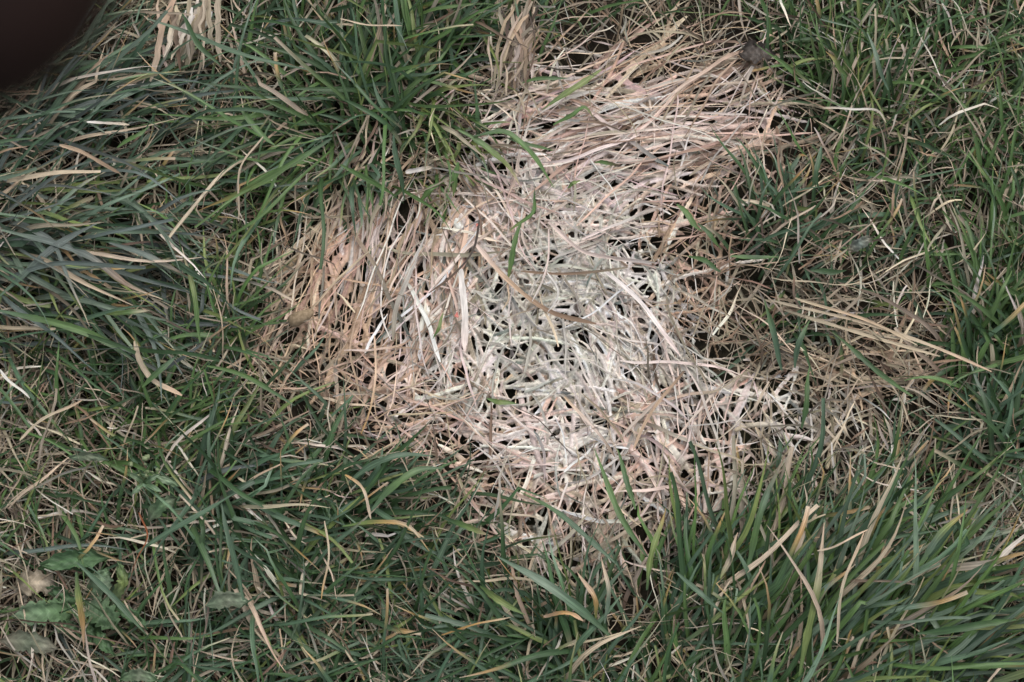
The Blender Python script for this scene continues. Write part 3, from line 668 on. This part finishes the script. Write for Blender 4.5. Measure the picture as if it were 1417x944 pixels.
# bundle of dry stalks at the top
loc = at(720, 110, .004)
bd = empty('stalk_bundle', loc, 'bundle of grey brown dry stalks reaching down to the top of the patch', 'dry stalks')
for j in range(26):
    x0 = 710 + R.normal(0, 15); x1 = 722 + R.normal(0, 16)
    q = smooth_path([(x1, 10 + R.uniform(-20, 40)), ((x0 + x1) / 2 + R.normal(0, 6), 60), (x0, 125 + R.uniform(-30, 12))], 12)
    q[:, 0] += np.cumsum(R.normal(0, 1.6, 12)); P = at(q[:, 0], q[:, 1], np.linspace(.026, .014, 12) + R.uniform(0, .010))
    w = R.uniform(2, 7) * S * np.clip(np.minimum(np.linspace(.4, 4, 12), np.linspace(4, .3, 12)), 0, 1)
    ribbons('stalk', P[None], w[None], vary(stops(['nl', 'ln', 'sl', 'tl', 'an', 'sk'][R.integers(6)], 12)[None]), M_STRAW, R.normal(0, .5, (1, 12)).cumsum(1) * .3, .15, bd, loc)
loc = at(275, 50, .004)
bd = empty('stalk_bundle', loc, 'clump of broad pale dry leaves at the top left of the lawn', 'dry stalks')
for j in range(22):
    x0 = 262 + R.normal(0, 26); x1 = x0 + R.normal(12, 14)
    q = smooth_path([(x1, 2 + R.uniform(-20, 20)), ((x0 + x1) / 2 + R.normal(0, 6), 45), (x0, 88 + R.uniform(-20, 25))], 12)
    q[:, 0] += np.cumsum(R.normal(0, 2.2, 12)); P = at(q[:, 0], q[:, 1], np.linspace(.026, .020, 12) + R.uniform(0, .014))
    w = R.uniform(3, 9) * S * np.clip(np.minimum(np.linspace(.4, 4, 12), np.linspace(4, .3, 12)), 0, 1)
    ribbons('stalk', P[None], w[None], vary(stops(['sl', 'ss', 'sk', 'tl', 'ln', 'ws'][R.integers(6)], 12)[None]), M_STRAW, R.normal(0, .5, (1, 12)).cumsum(1) * .3, .15, bd, loc)

# ------------------------------------------------------------------ broad leaves: the toothed weed, dead leaves
def broad(name, pts, wpx, spec, zs, teeth=0., nteeth=6, cup=.25, parent=None, origin=None, crumple=.0, K=26, J=9, blunt=.35, rag=.05):
    q = smooth_path(pts, K); t = np.linspace(0, 1, K)
    z = np.interp(t, np.linspace(0, 1, len(zs)), zs) / 1000
    Pc = at(q[:, 0], q[:, 1], z)
    T = np.gradient(Pc, axis=0); T /= np.linalg.norm(T, axis=1, keepdims=True)
    side = np.cross(T, (0, 0, 1.0)); side /= np.linalg.norm(side, axis=1, keepdims=True)
    prof = np.sin(np.pi * np.clip(t * .93 + .05, 0, 1) ** .75) ** blunt * np.clip((1 - t) * 5 + .08, 0, 1) * np.clip(t * 4 + .12, 0, 1)
    saw = 1 - teeth * ((t * nteeth) % 1.0) * (t < .93) + rag * R.normal(0, 1, K)
    u = np.linspace(-1, 1, J)
    ph = R.random(4) * 6
    hw = wpx * S / 2
    V = np.zeros((K, J, 3))
    for j in range(J):
        wj = np.where(abs(u[j]) > .6, saw, 1) * prof * hw * u[j]
        V[:, j] = Pc + side * wj[:, None]
        V[:, j, 2] += cup * hw * u[j] ** 2 * prof + .0012 * R.normal() * (abs(u[j]) > .7) + .0011 * np.sin(t * 17 + ph[0]) * abs(u[j]) + crumple * (np.sin(t * 21 + u[j] * 4 + ph[1]) + np.sin(t * 33 - u[j] * 7 + ph[2])) * .5
    F = [(i * J + j, i * J + j + 1, (i + 1) * J + j + 1, (i + 1) * J + j) for i in range(K - 1) for j in range(J - 1)]
    col = np.repeat(vary(stops(spec, K)[None], .06)[0][:, None, :], J, 1)
    col = col * (1 + .12 * R.normal(0, 1, (K, J, 1)) * .6)
    uv = np.stack((np.repeat((u[None] * .5 + .5), K, 0) * .98 + .01, np.repeat((t * np.linalg.norm(Pc[-1] - Pc[0]) / .01)[:, None], J, 1)), -1)
    return mesh_obj(name, V.reshape(-1, 3), F, M_BROAD, np.clip(col.reshape(-1, 3), 0, .85), uv.reshape(-1, 2), parent, origin=origin)

loc = at(120, 835, .004)
weed = empty('leafy_weed', loc, 'low weed with broad toothed green leaves in the bottom left corner', 'weed')
PAL['v'] = lin(94, 120, 86); PAL['x'] = lin(120, 138, 112); PAL['z'] = lin(80, 108, 74); PAL['f'] = lin(126, 120, 106); PAL['h'] = lin(104, 112, 92)
for pts, w, sp, zs, te in [
    ([(150, 772), (110, 774), (56, 783)], 27, 'vzv', (24, 40, 38), .1), ([(112, 846), (70, 846), (16, 853)], 40, 'vvx', (18, 38, 32), .35),
    ([(118, 832), (138, 845), (160, 872)], 40, 'xvv', (26, 36, 30), .3), ([(153, 838), (170, 800), (162, 776)], 18, 'xyv', (28, 44, 42), .25),
    ([(112, 872), (92, 868), (70, 864)], 20, 'xvx', (20, 30, 28), .4), ([(122, 826), (138, 808), (150, 785)], 34, 'vxv', (24, 36, 32), .2),
    ([(126, 848), (122, 870), (128, 896)], 17, 'vvz', (18, 32, 30), .3), ([(125, 850), (140, 885), (160, 908)], 18, 'vz', (18, 32, 32), .3),
    ([(125, 840), (90, 825), (62, 812)], 22, 'vz', (16, 28, 28), .35), ([(130, 835), (180, 850), (205, 872)], 20, 'vz', (16, 30, 30), .3)]:
    broad('leaf', pts, w, sp, [z - 7 for z in zs], te, parent=weed, origin=loc, crumple=.0016, rag=.11)

px_low = lambda p: p[0][1] > 500
for pts, w, sp, zs, lab, name, cat in [
    ([(22, 815), (48, 806), (80, 812)], 36, 'fsf', (24, 30, 26), 'crumpled grey tan dead leaf beside the toothed weed', 'dead_leaf', 'leaf'),
    ([(0, 886), (35, 888), (80, 898)], 30, 'fhf', (30, 36, 30), 'large faded dead leaf in the bottom left corner', 'dead_leaf', 'leaf'),
    ([(1022, 75), (1045, 72), (1073, 76)], 33, 'aaa', (20, 24, 21), 'small dark grey brown dead leaf at the top right of the patch', 'dead_leaf', 'leaf'),
    ([(1172, 347), (1190, 338), (1208, 328)], 18, 'fpf', (32, 36, 34), 'grey leaf scrap in the dry grass at right', 'dead_leaf', 'leaf'),
    ([(285, 838), (310, 830), (345, 832)], 26, 'xhx', (38, 44, 40), 'dull pale green broad leaf right of the toothed weed', 'broad_leaf', 'leaf'),
    ([(205, 722), (222, 702), (246, 688)], 22, 'hvh', (36, 42, 40), 'dull green broad leaf near the reddish stem', 'broad_leaf', 'leaf'),
    ([(96, 634), (122, 632), (150, 636)], 12, 'xhx', (40, 44, 42), 'narrow greyish broad leaf near the left edge', 'broad_leaf', 'leaf'),
    ([(192, 655), (222, 662), (254, 674)], 12, 'vxv', (42, 46, 44), 'pointed bright leaf beside the budding weed', 'broad_leaf', 'leaf'),
    ([(165, 940), (190, 934), (220, 942)], 18, 'vhv', (34, 40, 36), 'broad leaf cut by the bottom edge at left', 'broad_leaf', 'leaf')]:
    org = at(*pts[0], zs[0] / 1000)
    tag(broad(name, pts, w, sp, [z - 6 for z in zs] if px_low(pts) else zs, .25, 4, .2, None, org, crumple=.0009 if name == 'dead_leaf' else .0006, rag=.08 if name == 'dead_leaf' else .08), lab, cat)

# budding weed: stem with small pale buds
M_BUD = plain_material('pale_bud', (.10, .14, .06), (.28, .32, .18), 300, .7)
M_STEM = plain_material('green_stem', (.05, .08, .03), (.09, .13, .05), 200, .6)
import bmesh
def blob(name, c, r, mat, parent, origin, squash=1., seg=8):
    bm = bmesh.new(); bmesh.ops.create_icosphere(bm, subdivisions=2, radius=1)
    for v in bm.verts:
        k = 1 + .12 * math.sin(v.co.x * 5 + c[0] * 900) + .1 * math.sin(v.co.y * 6 + c[1] * 700)
        v.co = Vector((v.co.x * r * k, v.co.y * r * k, v.co.z * r * squash * k)) + Vector(c) - Vector(origin)
    me = bpy.data.meshes.new(name); bm.to_mesh(me); bm.free()
    for p in me.polygons: p.use_smooth = True
    me.materials.append(mat); o = bpy.data.objects.new(name, me); C.objects.link(o)
    if parent: o.parent = parent
    return o

def tube(name, pts, radii, mat, parent=None, origin=(0, 0, 0), n=7):
    P = np.array(pts, float); K = len(P); T = np.gradient(P, axis=0); T /= np.linalg.norm(T, axis=1, keepdims=True)
    a = np.cross(T, (.3, .2, 1.)); a /= np.linalg.norm(a, axis=1, keepdims=True); b = np.cross(T, a)
    th = np.linspace(0, 2 * np.pi, n, endpoint=False)
    V = (P[:, None] + (a[:, None] * np.cos(th)[None, :, None] + b[:, None] * np.sin(th)[None, :, None]) * np.array(radii)[:, None, None]).reshape(-1, 3)
    F = [(i * n + j, i * n + (j + 1) % n, (i + 1) * n + (j + 1) % n, (i + 1) * n + j) for i in range(K - 1) for j in range(n)]
    return mesh_obj(name, V, F, mat, None, None, parent, origin=origin)

loc = at(190, 705, .004)
bw = empty('budding_weed', loc, 'small weed with pale green buds on its stem at lower left', 'weed')
st = smooth_path([(186, 705), (196, 680), (204, 655), (214, 636)], 10)
SP = at(st[:, 0], st[:, 1], np.linspace(.012, .048, 10))
tube('stem', SP, np.linspace(.0009, .0006, 10), M_STEM, bw, loc)
for j in range(20):
    i = R.integers(2, 10); c = SP[i] + R.normal(0, .0035, 3) * (1, 1, .5)
    blob('bud', c, R.uniform(.0008, .0016), M_BUD, bw, loc, 1.2)
for dx, dy in ((-16, -10), (15, -8), (-13, 12), (18, 10)):
    broad('leaf', [(200, 668), (200 + dx * .6, 668 + dy * .6), (200 + dx * 1.4, 668 + dy * 1.4)], 7, 'vx', (40, 46, 44), .1, parent=bw, origin=loc, K=10, J=5)

# tan pod lying in the straw at the left
M_POD = plain_material('tan_clod', (.19, .14, .085), (.33, .25, .16), 500, .9, .6)
ax = np.array([at(401, 446, .024), at(408, 443, .024), at(416, 439, .0245), at(424, 436, .0245), at(431, 432, .0235), at(434, 431, .0232)])
pod = tube('seed_pod', np.concatenate(([at(399.5, 446.5, .024)], ax)), [.0006, .0033, .0042, .0040, .0034, .0022, .0004], M_POD, None, at(399, 446, .024), 12)
tag(pod, 'small tan oval pod lying in the tan straw at the left of the patch', 'seed pod')

# red specks of paint on the straw
M_RED = plain_material('red_fleck', (.5, .12, .10), (.62, .25, .2), 800, .7)
for (x, y, w, lab) in ((632, 436, 5, 'small red fleck on whitish straw left of the pale centre'), (660, 311, 3, 'tiny red fleck at the top of the pale centre')):
    c = at(x, y, .0245); V = []; F = []
    for k in range(12):
        a = k / 12 * 6.283; r = w * S * .5 * (1 + .3 * math.sin(3 * a + x))
        V.append((c[0] + r * math.cos(a), c[1] + r * math.sin(a) * 1.5, c[2] + .0002 * math.sin(2 * a)))
    V += [(v[0], v[1], v[2] - .0008) for v in V]
    bm = bmesh.new(); bv = [bm.verts.new(Vector(v) - Vector(c)) for v in V]
    bm.faces.new(bv[:12])
    for k in range(12): bm.faces.new((bv[k], bv[12 + k], bv[12 + (k + 1) % 12], bv[(k + 1) % 12]))
    bm.normal_update(); me = bpy.data.meshes.new('red_fleck'); bm.to_mesh(me); bm.free(); me.materials.append(M_RED)
    o = bpy.data.objects.new('red_fleck', me); C.objects.link(o); o.location = c; tag(o, lab, 'fleck')

# ------------------------------------------------------------------ the photographer's fingertip, close to the lens
M_SHADED_SKIN = plain_material('shaded_skin', (.020, .012, .010), (.030, .016, .013), 260, .6, .25, .0003, .2)  # shade of the unbuilt phone body is put into this near-black finger colour
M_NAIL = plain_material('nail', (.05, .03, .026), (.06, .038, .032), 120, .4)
def cam_pt(px, py, d):
    u = (px - PW / 2) * S / DIST; v = (PH / 2 - py) * S / DIST
    return CAM + (u * AX + v * AY + AZ) * d
FD = .050
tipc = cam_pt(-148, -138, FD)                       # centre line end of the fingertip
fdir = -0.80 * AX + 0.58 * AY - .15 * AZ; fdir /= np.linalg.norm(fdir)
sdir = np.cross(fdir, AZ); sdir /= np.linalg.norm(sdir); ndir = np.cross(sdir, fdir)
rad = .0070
V = []; KF, JF = 30, 24
for i in range(KF):
    s = i / (KF - 1)
    if i < 11:
        a = i / 10 * math.pi / 2; pos = -math.cos(a) * rad * 1.05; r = max(math.sin(a), .03) * rad
    else:
        q = (i - 10) / (KF - 11); pos = q * .062
        r = rad * (1 + .10 * math.sin(q * 3.1) + .10 * math.exp(-((q - .42) / .09) ** 2) + .14 * q)
    c = tipc + fdir * pos + AZ * (-.010 * max(0, pos / .062) ** 2)
    for j in range(JF):
        a = j / JF * 6.28318
        V.append(c + sdir * math.cos(a) * r + ndir * math.sin(a) * r * .9)
F = [(i * JF + j, i * JF + (j + 1) % JF, (i + 1) * JF + (j + 1) % JF, (i + 1) * JF + j) for i in range(KF - 1) for j in range(JF)]
org = tuple(tipc)
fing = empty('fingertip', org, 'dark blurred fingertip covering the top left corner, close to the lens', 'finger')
mesh_obj('finger', V, F, M_SHADED_SKIN, None, None, fing, origin=org)
NV = []; 
for i in range(9):
    p = -.0045 + i * .0016
    for j in range(7):
        a = math.pi / 2 + (j - 3) * .24
        rr = rad * (1.02 if i > 1 else .93 + .045 * i)
        c = tipc + fdir * p
        NV.append(c - sdir * math.cos(a) * rr - ndir * math.sin(a) * rr * .9)
NF = [(i * 7 + j, i * 7 + j + 1, (i + 1) * 7 + j + 1, (i + 1) * 7 + j) for i in range(8) for j in range(6)]
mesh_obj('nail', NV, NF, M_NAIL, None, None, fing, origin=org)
